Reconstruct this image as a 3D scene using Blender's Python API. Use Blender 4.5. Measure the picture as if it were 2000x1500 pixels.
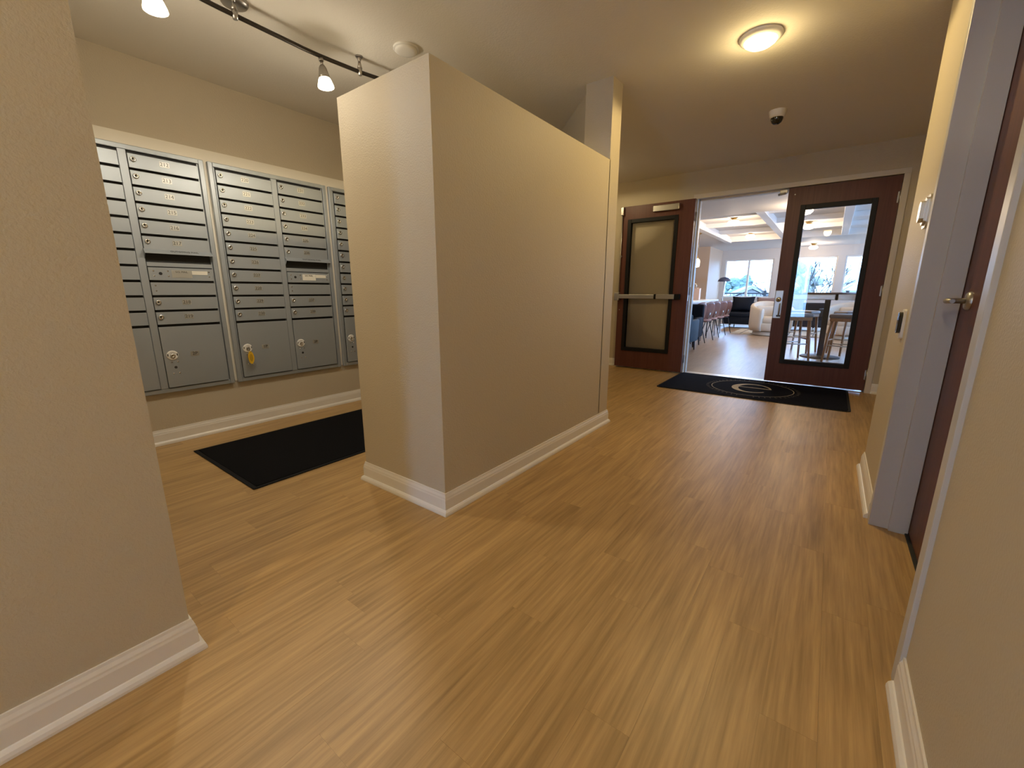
import bpy, bmesh, math, random
from math import pi, sin, cos, radians
from mathutils import Vector, Matrix
random.seed(7)
SC = bpy.context.scene
COL = SC.collection
for o in list(bpy.data.objects):
    bpy.data.objects.remove(o)

# ------------------------------------------------------------------ camera
cam = bpy.data.objects.new('camera', bpy.data.cameras.new('camera'))
COL.objects.link(cam)
cam.data.sensor_fit = 'HORIZONTAL'
cam.data.sensor_width = 36.0
cam.data.lens = 815.04 / 2000 * 36.0
cam.data.clip_start = 0.02
cam.data.clip_end = 400
cam.location = (0, 0, 1.0458)
cam.rotation_euler = (radians(90 - 12.503), radians(0.0), radians(36.917))
SC.camera = cam

# ------------------------------------------------------------------ world, exposure
SC.view_settings.view_transform = 'Standard'
SC.view_settings.look = 'None'
SC.view_settings.gamma = 1.0
SC.view_settings.use_curve_mapping = False
SC.view_settings.exposure = 0.15
SKY_COL = (0.31, 0.55, 1.0)
SKY_STR = 18.0
W = bpy.data.worlds.new('world'); SC.world = W
W.use_nodes = True
bg = W.node_tree.nodes['Background']
bg.inputs[0].default_value = (*SKY_COL, 1); bg.inputs[1].default_value = SKY_STR
SC.cycles.use_denoising = True
SC.cycles.max_bounces = 10
SC.cycles.diffuse_bounces = 6
SC.cycles.transparent_max_bounces = 16
SC.cycles.sample_clamp_indirect = 8.0

WARM = (1.0, 0.76, 0.36)       # hall ceiling lamps
WARM2 = (1.0, 0.79, 0.44)
TRACKC = (1.0, 0.89, 0.71)     # track lamps
LOUNGEC = (1.0, 0.78, 0.56)
P_HALL = 43.0
P_HALL_NEAR = 48.0
P_TRACK = 22.0
P_LOUNGE = 25.0

# ------------------------------------------------------------------ materials
MATS = {}
def mat(name, col, rough=0.5, metal=0.0, bump=None, var=0.0, emit=None, spec=0.5, vscale=3.0, coat=0.0):
    """procedural material: optional noise bump (scale, strength, distance) and soft colour variation"""
    if name in MATS: return MATS[name]
    m = bpy.data.materials.new(name); MATS[name] = m
    m.use_nodes = True
    nt = m.node_tree; b = nt.nodes['Principled BSDF']
    b.inputs['Base Color'].default_value = (*col, 1)
    b.inputs['Roughness'].default_value = rough
    b.inputs['Metallic'].default_value = metal
    b.inputs['Specular IOR Level'].default_value = spec
    if coat: b.inputs['Coat Weight'].default_value = coat
    if emit:
        b.inputs['Emission Color'].default_value = (*emit[0], 1)
        b.inputs['Emission Strength'].default_value = emit[1]
    if bump or var:
        tc = nt.nodes.new('ShaderNodeTexCoord')
    if bump:
        n = nt.nodes.new('ShaderNodeTexNoise'); n.inputs['Scale'].default_value = bump[0]
        n.inputs['Detail'].default_value = 3
        nt.links.new(tc.outputs['Object'], n.inputs['Vector'])
        bp = nt.nodes.new('ShaderNodeBump'); bp.inputs['Strength'].default_value = bump[1]
        bp.inputs['Distance'].default_value = bump[2]
        nt.links.new(n.outputs['Fac'], bp.inputs['Height'])
        nt.links.new(bp.outputs['Normal'], b.inputs['Normal'])
    if var:
        n2 = nt.nodes.new('ShaderNodeTexNoise'); n2.inputs['Scale'].default_value = vscale
        n2.inputs['Detail'].default_value = 4
        nt.links.new(tc.outputs['Object'], n2.inputs['Vector'])
        mx = nt.nodes.new('ShaderNodeMix'); mx.data_type = 'RGBA'
        mx.inputs[6].default_value = (*[c * (1 - var) for c in col], 1)
        mx.inputs[7].default_value = (*[min(1, c * (1 + var)) for c in col], 1)
        nt.links.new(n2.outputs['Fac'], mx.inputs[0])
        nt.links.new(mx.outputs[2], b.inputs['Base Color'])
    return m

def wood_mat(name, dark, light, rough=0.4, scale=(40, 40, 1.5), rand=0.0, spec=0.5, bump=0.0, broad=(7, 7, 0.6), rbump=0.0):
    """streaked wood; grain runs along the axis with the small scale; rand gives each object its own shift and tone"""
    if name in MATS: return MATS[name]
    m = bpy.data.materials.new(name); MATS[name] = m
    m.use_nodes = True
    nt = m.node_tree; N = nt.nodes; L = nt.links; b = N['Principled BSDF']
    b.inputs['Roughness'].default_value = rough
    b.inputs['Specular IOR Level'].default_value = spec
    tc = N.new('ShaderNodeTexCoord'); oi = N.new('ShaderNodeObjectInfo')
    add = N.new('ShaderNodeVectorMath'); add.operation = 'MULTIPLY_ADD'
    L.new(oi.outputs['Random'], add.inputs[0]); add.inputs[1].default_value = (37.0 * (rand > 0), 53.0 * (rand > 0), 11.0 * (rand > 0))
    L.new(tc.outputs['Object'], add.inputs[2])
    def streak(sc, detail):
        mp = N.new('ShaderNodeMapping'); mp.inputs['Scale'].default_value = sc
        L.new(add.outputs[0], mp.inputs['Vector'])
        n = N.new('ShaderNodeTexNoise'); n.inputs['Scale'].default_value = 1.0
        n.inputs['Detail'].default_value = detail; n.inputs['Roughness'].default_value = 0.6
        L.new(mp.outputs[0], n.inputs['Vector']); return n
    n1 = streak(scale, 4); n2 = streak(broad, 2)
    mm = N.new('ShaderNodeMath'); mm.operation = 'MULTIPLY_ADD'
    L.new(n1.outputs['Fac'], mm.inputs[0]); mm.inputs[1].default_value = 0.6
    m2 = N.new('ShaderNodeMath'); m2.operation = 'MULTIPLY'
    L.new(n2.outputs['Fac'], m2.inputs[0]); m2.inputs[1].default_value = 0.4
    L.new(m2.outputs[0], mm.inputs[2])
    rp = N.new('ShaderNodeValToRGB')
    rp.color_ramp.elements[0].position = 0.32; rp.color_ramp.elements[0].color = (*dark, 1)
    rp.color_ramp.elements[1].position = 0.68; rp.color_ramp.elements[1].color = (*light, 1)
    L.new(mm.outputs[0], rp.inputs[0])
    out = rp.outputs[0]
    if rand:
        hs = N.new('ShaderNodeHueSaturation')
        mr = N.new('ShaderNodeMapRange'); mr.inputs[3].default_value = 1 - rand; mr.inputs[4].default_value = 1 + rand
        L.new(oi.outputs['Random'], mr.inputs[0]); L.new(mr.outputs[0], hs.inputs['Value'])
        L.new(out, hs.inputs['Color']); out = hs.outputs[0]
    L.new(out, b.inputs['Base Color'])
    if bump or rbump:
        bp = N.new('ShaderNodeBump'); bp.inputs['Strength'].default_value = bump; bp.inputs['Distance'].default_value = 0.002
        L.new(n1.outputs['Fac'], bp.inputs['Height'])
        if rbump:
            n3 = N.new('ShaderNodeTexNoise'); n3.inputs['Scale'].default_value = 14.0; n3.inputs['Detail'].default_value = 2
            L.new(add.outputs[0], n3.inputs['Vector'])
            bp2 = N.new('ShaderNodeBump'); bp2.inputs['Strength'].default_value = rbump; bp2.inputs['Distance'].default_value = 0.004
            L.new(n3.outputs['Fac'], bp2.inputs['Height']); L.new(bp2.outputs['Normal'], bp.inputs['Normal'])
        L.new(bp.outputs['Normal'], b.inputs['Normal'])
    return m

def glass_mat(name, tint=(1, 1, 1), refl=1.0):
    if name in MATS: return MATS[name]
    m = bpy.data.materials.new(name); MATS[name] = m
    m.use_nodes = True
    nt = m.node_tree; N = nt.nodes; L = nt.links
    N.remove(N['Principled BSDF']); out = N['Material Output']
    tr = N.new('ShaderNodeBsdfTransparent'); tr.inputs[0].default_value = (*tint, 1)
    gl = N.new('ShaderNodeBsdfGlossy'); gl.inputs['Roughness'].default_value = 0.01
    fr = N.new('ShaderNodeFresnel'); fr.inputs[0].default_value = 1.5
    mu = N.new('ShaderNodeMath'); mu.operation = 'MULTIPLY'; mu.inputs[1].default_value = refl
    L.new(fr.outputs[0], mu.inputs[0])
    mx = N.new('ShaderNodeMixShader'); L.new(mu.outputs[0], mx.inputs[0])
    L.new(tr.outputs[0], mx.inputs[1]); L.new(gl.outputs[0], mx.inputs[2]); L.new(mx.outputs[0], out.inputs[0])
    return m

M_wall = mat('wall_paint', (0.535, 0.465, 0.345), 0.55, bump=(140, 0.42, 0.004), spec=0.35)
M_ceil = mat('ceiling_paint', (0.76, 0.72, 0.645), 0.8, bump=(110, 0.35, 0.004), spec=0.2)
M_trim = mat('trim_paint', (0.80, 0.77, 0.71), 0.35, bump=(30, 0.05, 0.002))
M_board = mat('cream_board', (0.78, 0.73, 0.62), 0.5, bump=(60, 0.1, 0.002))
M_frame = mat('frame_paint', (0.52, 0.50, 0.47), 0.4, bump=(50, 0.08, 0.002))
M_frame2 = mat('casing_paint', (0.62, 0.57, 0.50), 0.4, bump=(50, 0.08, 0.002))
M_door = wood_mat('cherry_veneer', (0.090, 0.032, 0.024), (0.135, 0.050, 0.037), 0.42, (60, 60, 2.0), spec=0.3)
M_black = mat('black_rubber', (0.007, 0.007, 0.008), 0.7, bump=(80, 0.1, 0.002), spec=0.2)
M_lite = mat('black_frame_metal', (0.008, 0.008, 0.010), 0.5, spec=0.25, bump=(60, 0.05, 0.001))
M_steel = mat('brushed_steel', (0.55, 0.54, 0.52), 0.32, 0.9, bump=(90, 0.06, 0.001))
M_nickel = mat('satin_nickel', (0.42, 0.40, 0.37), 0.35, 0.9, bump=(90, 0.05, 0.001))
M_chrome = mat('chrome', (0.72, 0.72, 0.72), 0.22, 1.0, bump=(40, 0.02, 0.001))
M_mail = mat('mailbox_metal', (0.38, 0.415, 0.45), 0.45, 0.5, bump=(160, 0.06, 0.001), var=0.03)
M_dark = mat('dark_gap', (0.02, 0.02, 0.02), 0.7, bump=(60, 0.05, 0.001))
M_ink = mat('black_ink', (0.03, 0.03, 0.03), 0.6, bump=(60, 0.02, 0.001))
M_ink2 = mat('grey_ink', (0.10, 0.10, 0.095), 0.6, bump=(60, 0.02, 0.001))
M_plate = mat('number_plate', (0.55, 0.56, 0.54), 0.38, 0.8, bump=(60, 0.03, 0.001))
M_label = mat('cream_label', (0.78, 0.75, 0.66), 0.5, bump=(60, 0.03, 0.001))
M_white = mat('white_plastic', (0.80, 0.78, 0.73), 0.4, bump=(60, 0.03, 0.001))
M_yellow = mat('yellow_plastic', (0.75, 0.45, 0.02), 0.35, bump=(60, 0.03, 0.001))
M_floor = wood_mat('vinyl_plank', (0.30, 0.180, 0.064), (0.59, 0.378, 0.152), 0.40, (75, 3.0, 1), rand=0.03, spec=0.5, bump=0.15, broad=(16, 1.5, 1), rbump=0.05)
M_under = mat('subfloor', (0.26, 0.165, 0.07), 0.7, var=0.1)
M_mat = mat('carpet_black', (0.006, 0.006, 0.007), 0.95, bump=(400, 0.6, 0.004), spec=0.1)
M_matb = mat('carpet_navy', (0.007, 0.008, 0.016), 0.95, bump=(300, 0.6, 0.004), var=0.25, vscale=8, spec=0.06)
M_matprint = mat('cream_print', (0.60, 0.53, 0.40), 0.8, bump=(300, 0.4, 0.003))
M_glass = glass_mat('pane_glass')
M_winglass = glass_mat('window_glass', (0.97, 1, 1), 0.7)
M_shade = mat('frosted_shade', (0.9, 0.85, 0.75), 0.4, emit=((1.0, 0.86, 0.62), 9.0), bump=(30, 0.02, 0.001))
M_dome = mat('lit_diffuser', (0.9, 0.8, 0.6), 0.4, emit=((1.0, 0.80, 0.42), 9.0), bump=(30, 0.02, 0.001))
M_lshade = mat('opal_glass', (0.9, 0.85, 0.75), 0.35, emit=((1.0, 0.85, 0.62), 5.0), bump=(30, 0.02, 0.001))
M_camdome = mat('smoked_dome', (0.01, 0.01, 0.012), 0.05, spec=0.8, bump=(20, 0.01, 0.001))
# lounge
M_lwall = mat('lounge_wall', (0.62, 0.58, 0.55), 0.6, bump=(120, 0.2, 0.003))
M_lpeach = mat('lounge_peach_wall', (0.60, 0.44, 0.31), 0.6, bump=(120, 0.2, 0.003))
M_lceil = mat('lounge_ceiling', (0.74, 0.70, 0.66), 0.7, bump=(110, 0.2, 0.003))
M_lbeam = mat('beam_paint', (0.78, 0.76, 0.74), 0.4, bump=(50, 0.08, 0.002))
M_lfloor = wood_mat('lounge_plank', (0.32, 0.22, 0.14), (0.46, 0.33, 0.21), 0.34, (46, 3.2, 1), spec=0.5, bump=0.15, broad=(9, 1.2, 1), rbump=0.25)
M_navy = mat('navy_velvet', (0.006, 0.009, 0.017), 0.75, spec=0.2, bump=(200, 0.3, 0.003), var=0.15)
M_teal = mat('teal_velvet', (0.030, 0.062, 0.095), 0.8, bump=(200, 0.3, 0.003), var=0.15)
M_cream = mat('cream_boucle', (0.66, 0.58, 0.48), 0.9, bump=(90, 0.7, 0.01), var=0.08)
M_brownp = mat('taupe_cushion', (0.22, 0.15, 0.14), 0.85, bump=(200, 0.3, 0.003))
M_chair = wood_mat('rose_plywood', (0.15, 0.06, 0.042), (0.21, 0.09, 0.062), 0.35, (30, 30, 2))
M_pinkpad = mat('pink_pad', (0.42, 0.23, 0.19), 0.6, bump=(200, 0.3, 0.003))
M_stool = wood_mat('stool_oak', (0.24, 0.115, 0.05), (0.34, 0.17, 0.08), 0.4, (40, 40, 2))
M_seatl = mat('grey_leather', (0.16, 0.13, 0.12), 0.5, bump=(150, 0.2, 0.002))
M_tabtop = wood_mat('walnut_top', (0.07, 0.03, 0.02), (0.12, 0.055, 0.035), 0.3, (2, 40, 40))
M_stone = mat('white_quartz', (0.85, 0.84, 0.82), 0.25, var=0.03)
M_counter = mat('counter_panel', (0.80, 0.78, 0.76), 0.5, bump=(50, 0.05, 0.002))
M_rug = mat('cream_rug', (0.62, 0.57, 0.48), 0.95, bump=(200, 0.5, 0.004))
M_rugline = mat('rug_line', (0.10, 0.10, 0.12), 0.95, bump=(200, 0.5, 0.004))
M_brass = mat('brass', (0.55, 0.36, 0.14), 0.3, 0.9, bump=(50, 0.03, 0.001))
M_peachbox = mat('peach_ceramic', (0.72, 0.52, 0.42), 0.4, bump=(40, 0.05, 0.002))
M_bluegrey = mat('grey_blue_shade', (0.07, 0.08, 0.14), 0.4, bump=(40, 0.05, 0.002))
M_leaf = mat('winter_foliage', (0.07, 0.10, 0.085), 0.9, var=0.3, vscale=2)
M_leaf2 = mat('pale_foliage', (0.13, 0.14, 0.12), 0.9, var=0.3, vscale=2)
M_bark = mat('bark', (0.035, 0.032, 0.03), 0.9, bump=(20, 0.5, 0.02))
M_grass = mat('outdoor_grass', (0.045, 0.056, 0.045), 0.95, var=0.2, vscale=0.3)
M_roof = mat('roof_shingle', (0.16, 0.155, 0.15), 0.9, var=0.1, vscale=6)
M_siding = mat('house_siding', (0.24, 0.22, 0.20), 0.8, bump=(20, 0.1, 0.01))
M_rail = mat('deck_rail_metal', (0.015, 0.015, 0.018), 0.5, bump=(50, 0.05, 0.001))
M_deck = mat('deck_board', (0.10, 0.10, 0.10), 0.8, var=0.1)

# ------------------------------------------------------------------ mesh builder
class MB:
    def __init__(s): s.bm = bmesh.new()
    def _join(s, b):
        me = bpy.data.meshes.new('tmp'); b.to_mesh(me); b.free(); s.bm.from_mesh(me); bpy.data.meshes.remove(me); return s
    def box(s, a, b, bev=0.0, seg=2, rotz=0.0, smooth=False):
        t = bmesh.new(); bmesh.ops.create_cube(t, size=1)
        c = [(a[i] + b[i]) / 2 for i in range(3)]; d = [abs(b[i] - a[i]) for i in range(3)]
        bmesh.ops.scale(t, vec=d, verts=t.verts)
        if bev: bmesh.ops.bevel(t, geom=t.edges[:], offset=bev, segments=seg, affect='EDGES', profile=0.5)
        if smooth:
            for f in t.faces: f.smooth = True
        if rotz: bmesh.ops.rotate(t, verts=t.verts, matrix=Matrix.Rotation(rotz, 3, 'Z'))
        bmesh.ops.translate(t, verts=t.verts, vec=c)
        return s._join(t)
    def cyl(s, p, q, r0, r1=None, n=16, cap=True):
        r1 = r0 if r1 is None else r1
        p, q = Vector(p), Vector(q); d = q - p
        t = bmesh.new()
        bmesh.ops.create_cone(t, cap_ends=cap, segments=n, radius1=r0, radius2=r1, depth=d.length)
        for f in t.faces: f.smooth = len(f.verts) == 4
        bmesh.ops.rotate(t, verts=t.verts, matrix=Vector((0, 0, 1)).rotation_difference(d.normalized()).to_matrix())
        bmesh.ops.translate(t, verts=t.verts, vec=(p + q) / 2)
        return s._join(t)
    def lathe(s, prof, c=(0, 0, 0), n=24, axis='Z', smooth=True):
        t = bmesh.new(); rings = []
        for r, z in prof:
            if r < 1e-6: rings.append([t.verts.new((0, 0, z))])
            else: rings.append([t.verts.new((r * cos(2 * pi * k / n), r * sin(2 * pi * k / n), z)) for k in range(n)])
        for A, B in zip(rings, rings[1:]):
            for k in range(n):
                a = A[k % len(A)]; a2 = A[(k + 1) % len(A)]; b = B[k % len(B)]; b2 = B[(k + 1) % len(B)]
                vs = [v for i, v in enumerate((a, a2, b2, b)) if v not in (a, a2, b2, b)[:i]]
                if len(vs) >= 3:
                    f = t.faces.new(vs); f.smooth = smooth
        bmesh.ops.recalc_face_normals(t, faces=t.faces)
        if axis == 'X': bmesh.ops.rotate(t, verts=t.verts, matrix=Matrix.Rotation(pi / 2, 3, 'Y'))
        if axis == '-Y': bmesh.ops.rotate(t, verts=t.verts, matrix=Matrix.Rotation(pi / 2, 3, 'X'))
        if axis == '-X': bmesh.ops.rotate(t, verts=t.verts, matrix=Matrix.Rotation(-pi / 2, 3, 'Y'))
        bmesh.ops.translate(t, verts=t.verts, vec=c)
        return s._join(t)
    def tube(s, pts, r, n=10):
        pts = [Vector(p) for p in pts]
        t = bmesh.new(); rings = []
        up = Vector((0, 0, 1))
        for i, p in enumerate(pts):
            d = (pts[min(i + 1, len(pts) - 1)] - pts[max(i - 1, 0)]).normalized()
            u = up if abs(d.dot(up)) < 0.95 else Vector((1, 0, 0))
            x = d.cross(u).normalized(); y = x.cross(d)
            rr = r[i] if isinstance(r, (list, tuple)) else r
            rings.append([t.verts.new(p + x * rr * cos(2 * pi * k / n) + y * rr * sin(2 * pi * k / n)) for k in range(n)])
        for A, B in zip(rings, rings[1:]):
            for k in range(n):
                f = t.faces.new((A[k], A[(k + 1) % n], B[(k + 1) % n], B[k])); f.smooth = True
        t.faces.new(rings[0]); t.faces.new(rings[-1])
        bmesh.ops.recalc_face_normals(t, faces=t.faces)
        return s._join(t)
    def prism(s, poly, z0, z1, T=None, smooth=False):
        """poly (x,y) extruded z0..z1; T maps (x,y,z) -> Vector"""
        t = bmesh.new(); n = len(poly)
        A = [t.verts.new((x, y, z0)) for x, y in poly]; B = [t.verts.new((x, y, z1)) for x, y in poly]
        t.faces.new(A[::-1]); t.faces.new(B)
        for k in range(n):
            f = t.faces.new((A[k], A[(k + 1) % n], B[(k + 1) % n], B[k])); f.smooth = smooth
        if T:
            for v in t.verts: v.co = T(*v.co)
        bmesh.ops.recalc_face_normals(t, faces=t.faces)
        return s._join(t)
    def quads(s, rows, closed=False):
        """grid of points -> faces"""
        t = bmesh.new(); R = [[t.verts.new(p) for p in row] for row in rows]
        for A, B in zip(R, R[1:]):
            m = len(A)
            for k in range(m if closed else m - 1):
                t.faces.new((A[k], A[(k + 1) % m], B[(k + 1) % m], B[k]))
        return s._join(t)
    def mesh(s, name, m):
        me = bpy.data.meshes.new(name); s.bm.to_mesh(me); s.bm.free(); me.materials.append(m); return me
    def build(s, name, m, parent=None, loc=(0, 0, 0), rz=0.0):
        return link(name, s.mesh(name, m), parent, loc, rz)

def link(name, me, parent=None, loc=(0, 0, 0), rz=0.0):
    o = bpy.data.objects.new(name, me); COL.objects.link(o)
    o.location = loc; o.rotation_euler = (0, 0, rz)
    if parent: o.parent = parent
    return o
def tag(o, label, cat=None, group=None, kind=None):
    o['label'] = label
    if cat: o['category'] = cat
    if group: o['group'] = group
    if kind: o['kind'] = kind
    return o
def thing(name, label, cat, loc=(0, 0, 0), rz=0.0, group=None, kind=None):
    o = bpy.data.objects.new(name, None); COL.objects.link(o)
    o.location = loc; o.rotation_euler = (0, 0, rz); o.empty_display_size = 0.1
    return tag(o, label, cat, group, kind)
def struct(name, mb, m, label, cat):
    return tag(mb.build(name, m), label, cat, kind='structure')
def copy_tree(o, parent=None):
    c = o.copy(); COL.objects.link(c); c.parent = parent
    for ch in list(o.children): copy_tree(ch, c)
    return c
_tm = {}
def text_mesh(s, size, m, depth=0.0006):
    k = (s, size, m.name)
    if k in _tm: return _tm[k]
    cu = bpy.data.curves.new('lettering', 'FONT'); cu.body = s; cu.size = size; cu.align_x = 'CENTER'; cu.align_y = 'CENTER'
    cu.extrude = depth; cu.resolution_u = 3
    o = bpy.data.objects.new('lettering', cu); COL.objects.link(o)
    dg = bpy.context.evaluated_depsgraph_get()
    me = bpy.data.meshes.new_from_object(o.evaluated_get(dg))
    bpy.data.objects.remove(o); bpy.data.curves.remove(cu)
    me.materials.clear(); me.materials.append(m); _tm[k] = me
    return me
def light(name, kind, loc, power, color, parent=None, r=0.04, rot=None, spot=None, blend=0.3):
    l = bpy.data.lights.new(name, kind); l.energy = power; l.color = color
    l.shadow_soft_size = r
    if kind == 'SPOT': l.spot_size = spot; l.spot_blend = blend
    o = bpy.data.objects.new(name, l); COL.objects.link(o); o.location = loc
    if rot: o.rotation_euler = rot
    if parent: o.parent = parent
    return o

# ------------------------------------------------------------------ measures of the hall (metres)
H = 2.449
XM, XL, YL = -3.61, -1.39, 0.268
XI0, XI1, YI0, YI1, ZI = -1.987, -1.353, 1.271, 3.085, 1.936
YE, XR = 5.66, 0.2785
YB = -2.8
XD0, XD1 = -1.443, 0.396          # clear door opening in the end wall

# ------------------------------------------------------------------ room shell
under = MB().box((-3.80, YB - .1, -0.10), (1.40, 5.735, -0.004))
floor = struct('floor', under, M_under, 'wood-look vinyl plank floor of the hall', 'floor')
PW, PL = 0.1205, 0.917
pcache = {}
def plank_mesh(w, l):
    k = (round(w, 3), round(l, 3))
    if k not in pcache:
        pcache[k] = MB().box((-w / 2 + .00015, -l / 2 + .00015, -0.0045), (w / 2 - .00015, l / 2 - .00015, 0)).mesh('plank', M_floor)
    return pcache[k]
col = 0
x = XR + 0.95 - 0.0005
x0 = -0.2525 - PW * 28
while x0 < 1.2:
    off = random.Random(col * 13 + 5).random() * PL
    y = -1.35 - off
    while y < 5.735:
        a, b = max(y, -1.35), min(y + PL, 5.735)
        y += PL
        xa, xb = max(x0, XM), min(x0 + PW, 1.2)
        if b - a < .02 or xb - xa < .01: continue
        if xb < XL - .02 and b < YL - .01: continue
        if xa > XI0 and xb < XI1 and a > YI0 and b < YI1: continue
        if xa > XR + .16 and b < 3.1: continue
        if xb < -2.2 and a > 2.2 and (xa + xb) / 2 + 1.542 < -(a - 2.99) - .0 and a > 5.05: continue
        if xb < -1.6 and a > 3.4 and -(xb + 1.542) > (b - 2.99) + .1 and xb < -2.9 and a > 4.4: continue
        link('plank', plank_mesh(xb - xa, b - a), floor, ((xa + xb) / 2, (a + b) / 2, 0))
    x0 += PW; col += 1
MB().box((-3.61, YB, -0.02), (1.2, -1.35, 0)).build('rear_floor_strip', M_floor, floor)

struct('ceiling', MB().box((-3.80, YB - .1, H), (1.40, YE + .075, H + .1)), M_ceil, 'painted drywall ceiling over the hall and mail nook', 'ceiling')

wl = struct('wall_left', MB().box((XM, YB, 0), (XL, YL, H)), M_wall, 'tan painted wall at the left edge beside the mail nook', 'wall')
struct('wall_west', MB().box((XM - .15, YB, 0), (XM, YE + .15, H)), M_wall, 'tan wall of the mail nook carrying the mailboxes', 'wall')
wc = MB().box((XI0, YI0, 0), (XI1, 2.94, ZI)).box((-1.556, 2.93, 0), (XI1, YI1, H))
struct('wall_center', wc, M_wall, 'free-standing tan partial-height wall between mail nook and hall', 'wall')
d = Vector((-0.7071, 0.7071)); nrm = Vector((0.7071, 0.7071)); A = Vector((-1.545, 2.985)); Bp = A + d * 2.92
struct('wall_diagonal', MB().prism([tuple(A), tuple(Bp), tuple(Bp + nrm * .11), tuple(A + nrm * .11)], 0, H), M_wall, 'angled full-height wall behind the partial-height wall', 'wall')
wb = MB().box((XM, YE, 0), (XD0 - .04, YE + .15, H)).box((XD1 + .04, YE, 0), (1.3, YE + .15, H)).box((XD0 - .04, YE, 2.14), (XD1 + .04, YE + .15, H))
struct('wall_back', wb, M_wall, 'tan end wall holding the double doors', 'wall')
OY0, OY1 = 1.402, 2.372
wr = MB().box((XR, YB, 0), (1.2, OY0 - .02, H)).box((XR, OY1 + .02, 0), (1.2, 3.15, H)).box((XR, OY0 - .02, 2.15), (1.2, OY1 + .02, H)) \
    .box((.47, OY0 - .02, 0), (1.2, OY1 + .02, 2.15))
struct('wall_right', wr, M_wall, 'tan wall at the right edge around the side door', 'wall')
struct('wall_right.001', MB().box((1.2, 3.15, 0), (1.3, YE, H)), M_wall, 'wall of the recess to the right of the double doors', 'wall')
RW0, RW1 = -.93, -.50
struct('wall_rear', MB().box((XM, YB - .15, 0), (RW0, YB, H)).box((RW1, YB - .15, 0), (1.2, YB, H)).box((RW0, YB - .15, 2.0), (RW1, YB, H)).box((RW0, YB - .15, 0), (RW1, YB, .30)), M_wall, 'wall behind the viewer closing the hall', 'wall')

rwn = thing('window_5', 'tall window in the wall behind the viewer', 'window', kind='structure')
MB().box((RW0, YB - .1, .30), (RW0 + .05, YB - .03, 2.0)).box((RW1 - .05, YB - .1, .30), (RW1, YB - .03, 2.0)).box((RW0 + .05, YB - .1, .30), (RW1 - .05, YB - .03, .35)).box((RW0 + .05, YB - .1, 1.95), (RW1 - .05, YB - .03, 2.0)).build('window_frame', M_trim, rwn)
MB().box((RW0 + .05, YB - .07, .35), (RW1 - .05, YB - .064, 1.95)).build('glass_pane', M_winglass, rwn)
# baseboards: profile swept along a path, offset to the right-hand side of travel
PROF = [(0, 0), (.026, 0), (.026, .008), (.023, .017), (.0165, .024), (.0125, .026), (.0125, .074), (.0105, .081), (.010, .087), (.006, .097), (.005, .106), (0, .106)]
def baseboard(name, path, label):
    P = [Vector(p) for p in path]; rows = []
    for i, p in enumerate(P):
        def nr(a, b):
            t = (b - a).normalized(); return Vector((t.y, -t.x))
        if i == 0: n = nr(P[0], P[1])
        elif i == len(P) - 1: n = nr(P[-2], P[-1])
        else:
            n1, n2 = nr(P[i - 1], p), nr(p, P[i + 1]); n = (n1 + n2); n = n / max(1e-6, n.dot(n1))
        rows.append([(p.x + n.x * o, p.y + n.y * o, z) for o, z in PROF])
    mb = MB()
    mb.quads(rows)
    t = mb.bm; t.verts.ensure_lookup_table()
    k = len(PROF)
    t.faces.new([t.verts[i] for i in range(k)]); t.faces.new([t.verts[len(rows) * k - k + i] for i in range(k)][::-1])
    bmesh.ops.recalc_face_normals(t, faces=t.faces)
    return tag(mb.build(name, M_trim), label, 'baseboard', kind='structure')
baseboard('baseboard_left', [(XL, YB), (XL, YL), (XM, YL)], 'white baseboard along the wall at the left edge')
baseboard('baseboard_west', [(XM, YL + .02), (XM, 5.0)], 'white baseboard under the mailboxes')
baseboard('baseboard_center', [(XI0, 2.9), (XI0, YI0), (XI1, YI0), (XI1, YI1), (-1.5, YI1)], 'white baseboard wrapping the partial-height wall')
baseboard('baseboard_right', [(XR, 1.3526), (XR, YB)], 'white baseboard on the near side of the side door')
baseboard('baseboard_right.001', [(1.2, 3.15), (XR, 3.15), (XR, 2.4343)], 'short white baseboard beyond the side door')
baseboard('baseboard_back', [(XM, YE), (XD0 - .05, YE)], 'white baseboard behind the open door leaf')
baseboard('baseboard_back.001', [(XD1 + .05, YE), (1.2, YE)], 'short white baseboard right of the double doors')

# ------------------------------------------------------------------ double-door frame
tr = thing('trim_1', 'painted steel frame around the double doors', 'door frame', (0, 0, 0), kind='structure')
F = .05
fy0, fy1 = YE - .013, YE + .163
MB().box((XD0 - F, fy0, 0), (XD0, fy1, 2.135), .002).build('side_jamb', M_frame2, tr)
MB().box((XD1, fy0, 0), (XD1 + F, fy1, 2.135), .002).build('side_jamb', M_frame2, tr)
MB().box((XD0 - F, fy0, 2.135), (XD1 + F, fy1, 2.185), .002).build('head_jamb', M_frame2, tr)
MB().box((XD0, YE + .055, 2.118), (XD1, YE + .12, 2.136)).box((XD0, YE + .055, 0), (XD0 + .016, YE + .12, 2.136)).box((XD1 - .016, YE + .055, 0), (XD1, YE + .12, 2.136)).build('door_stop', M_frame2, tr)
MB().box((XD0, YE + .005, 0.0), (XD1, YE + .145, .006), .002).build('threshold', M_steel, tr)
sp = MB().box((-.60, YE - .01, 2.085), (-.53, YE + .05, 2.118), .004).cyl((-.615, YE + .01, 2.075), (-.545, YE - .005, 2.082), .012)
sp.build('overhead_stop', M_nickel, tr)

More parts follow.
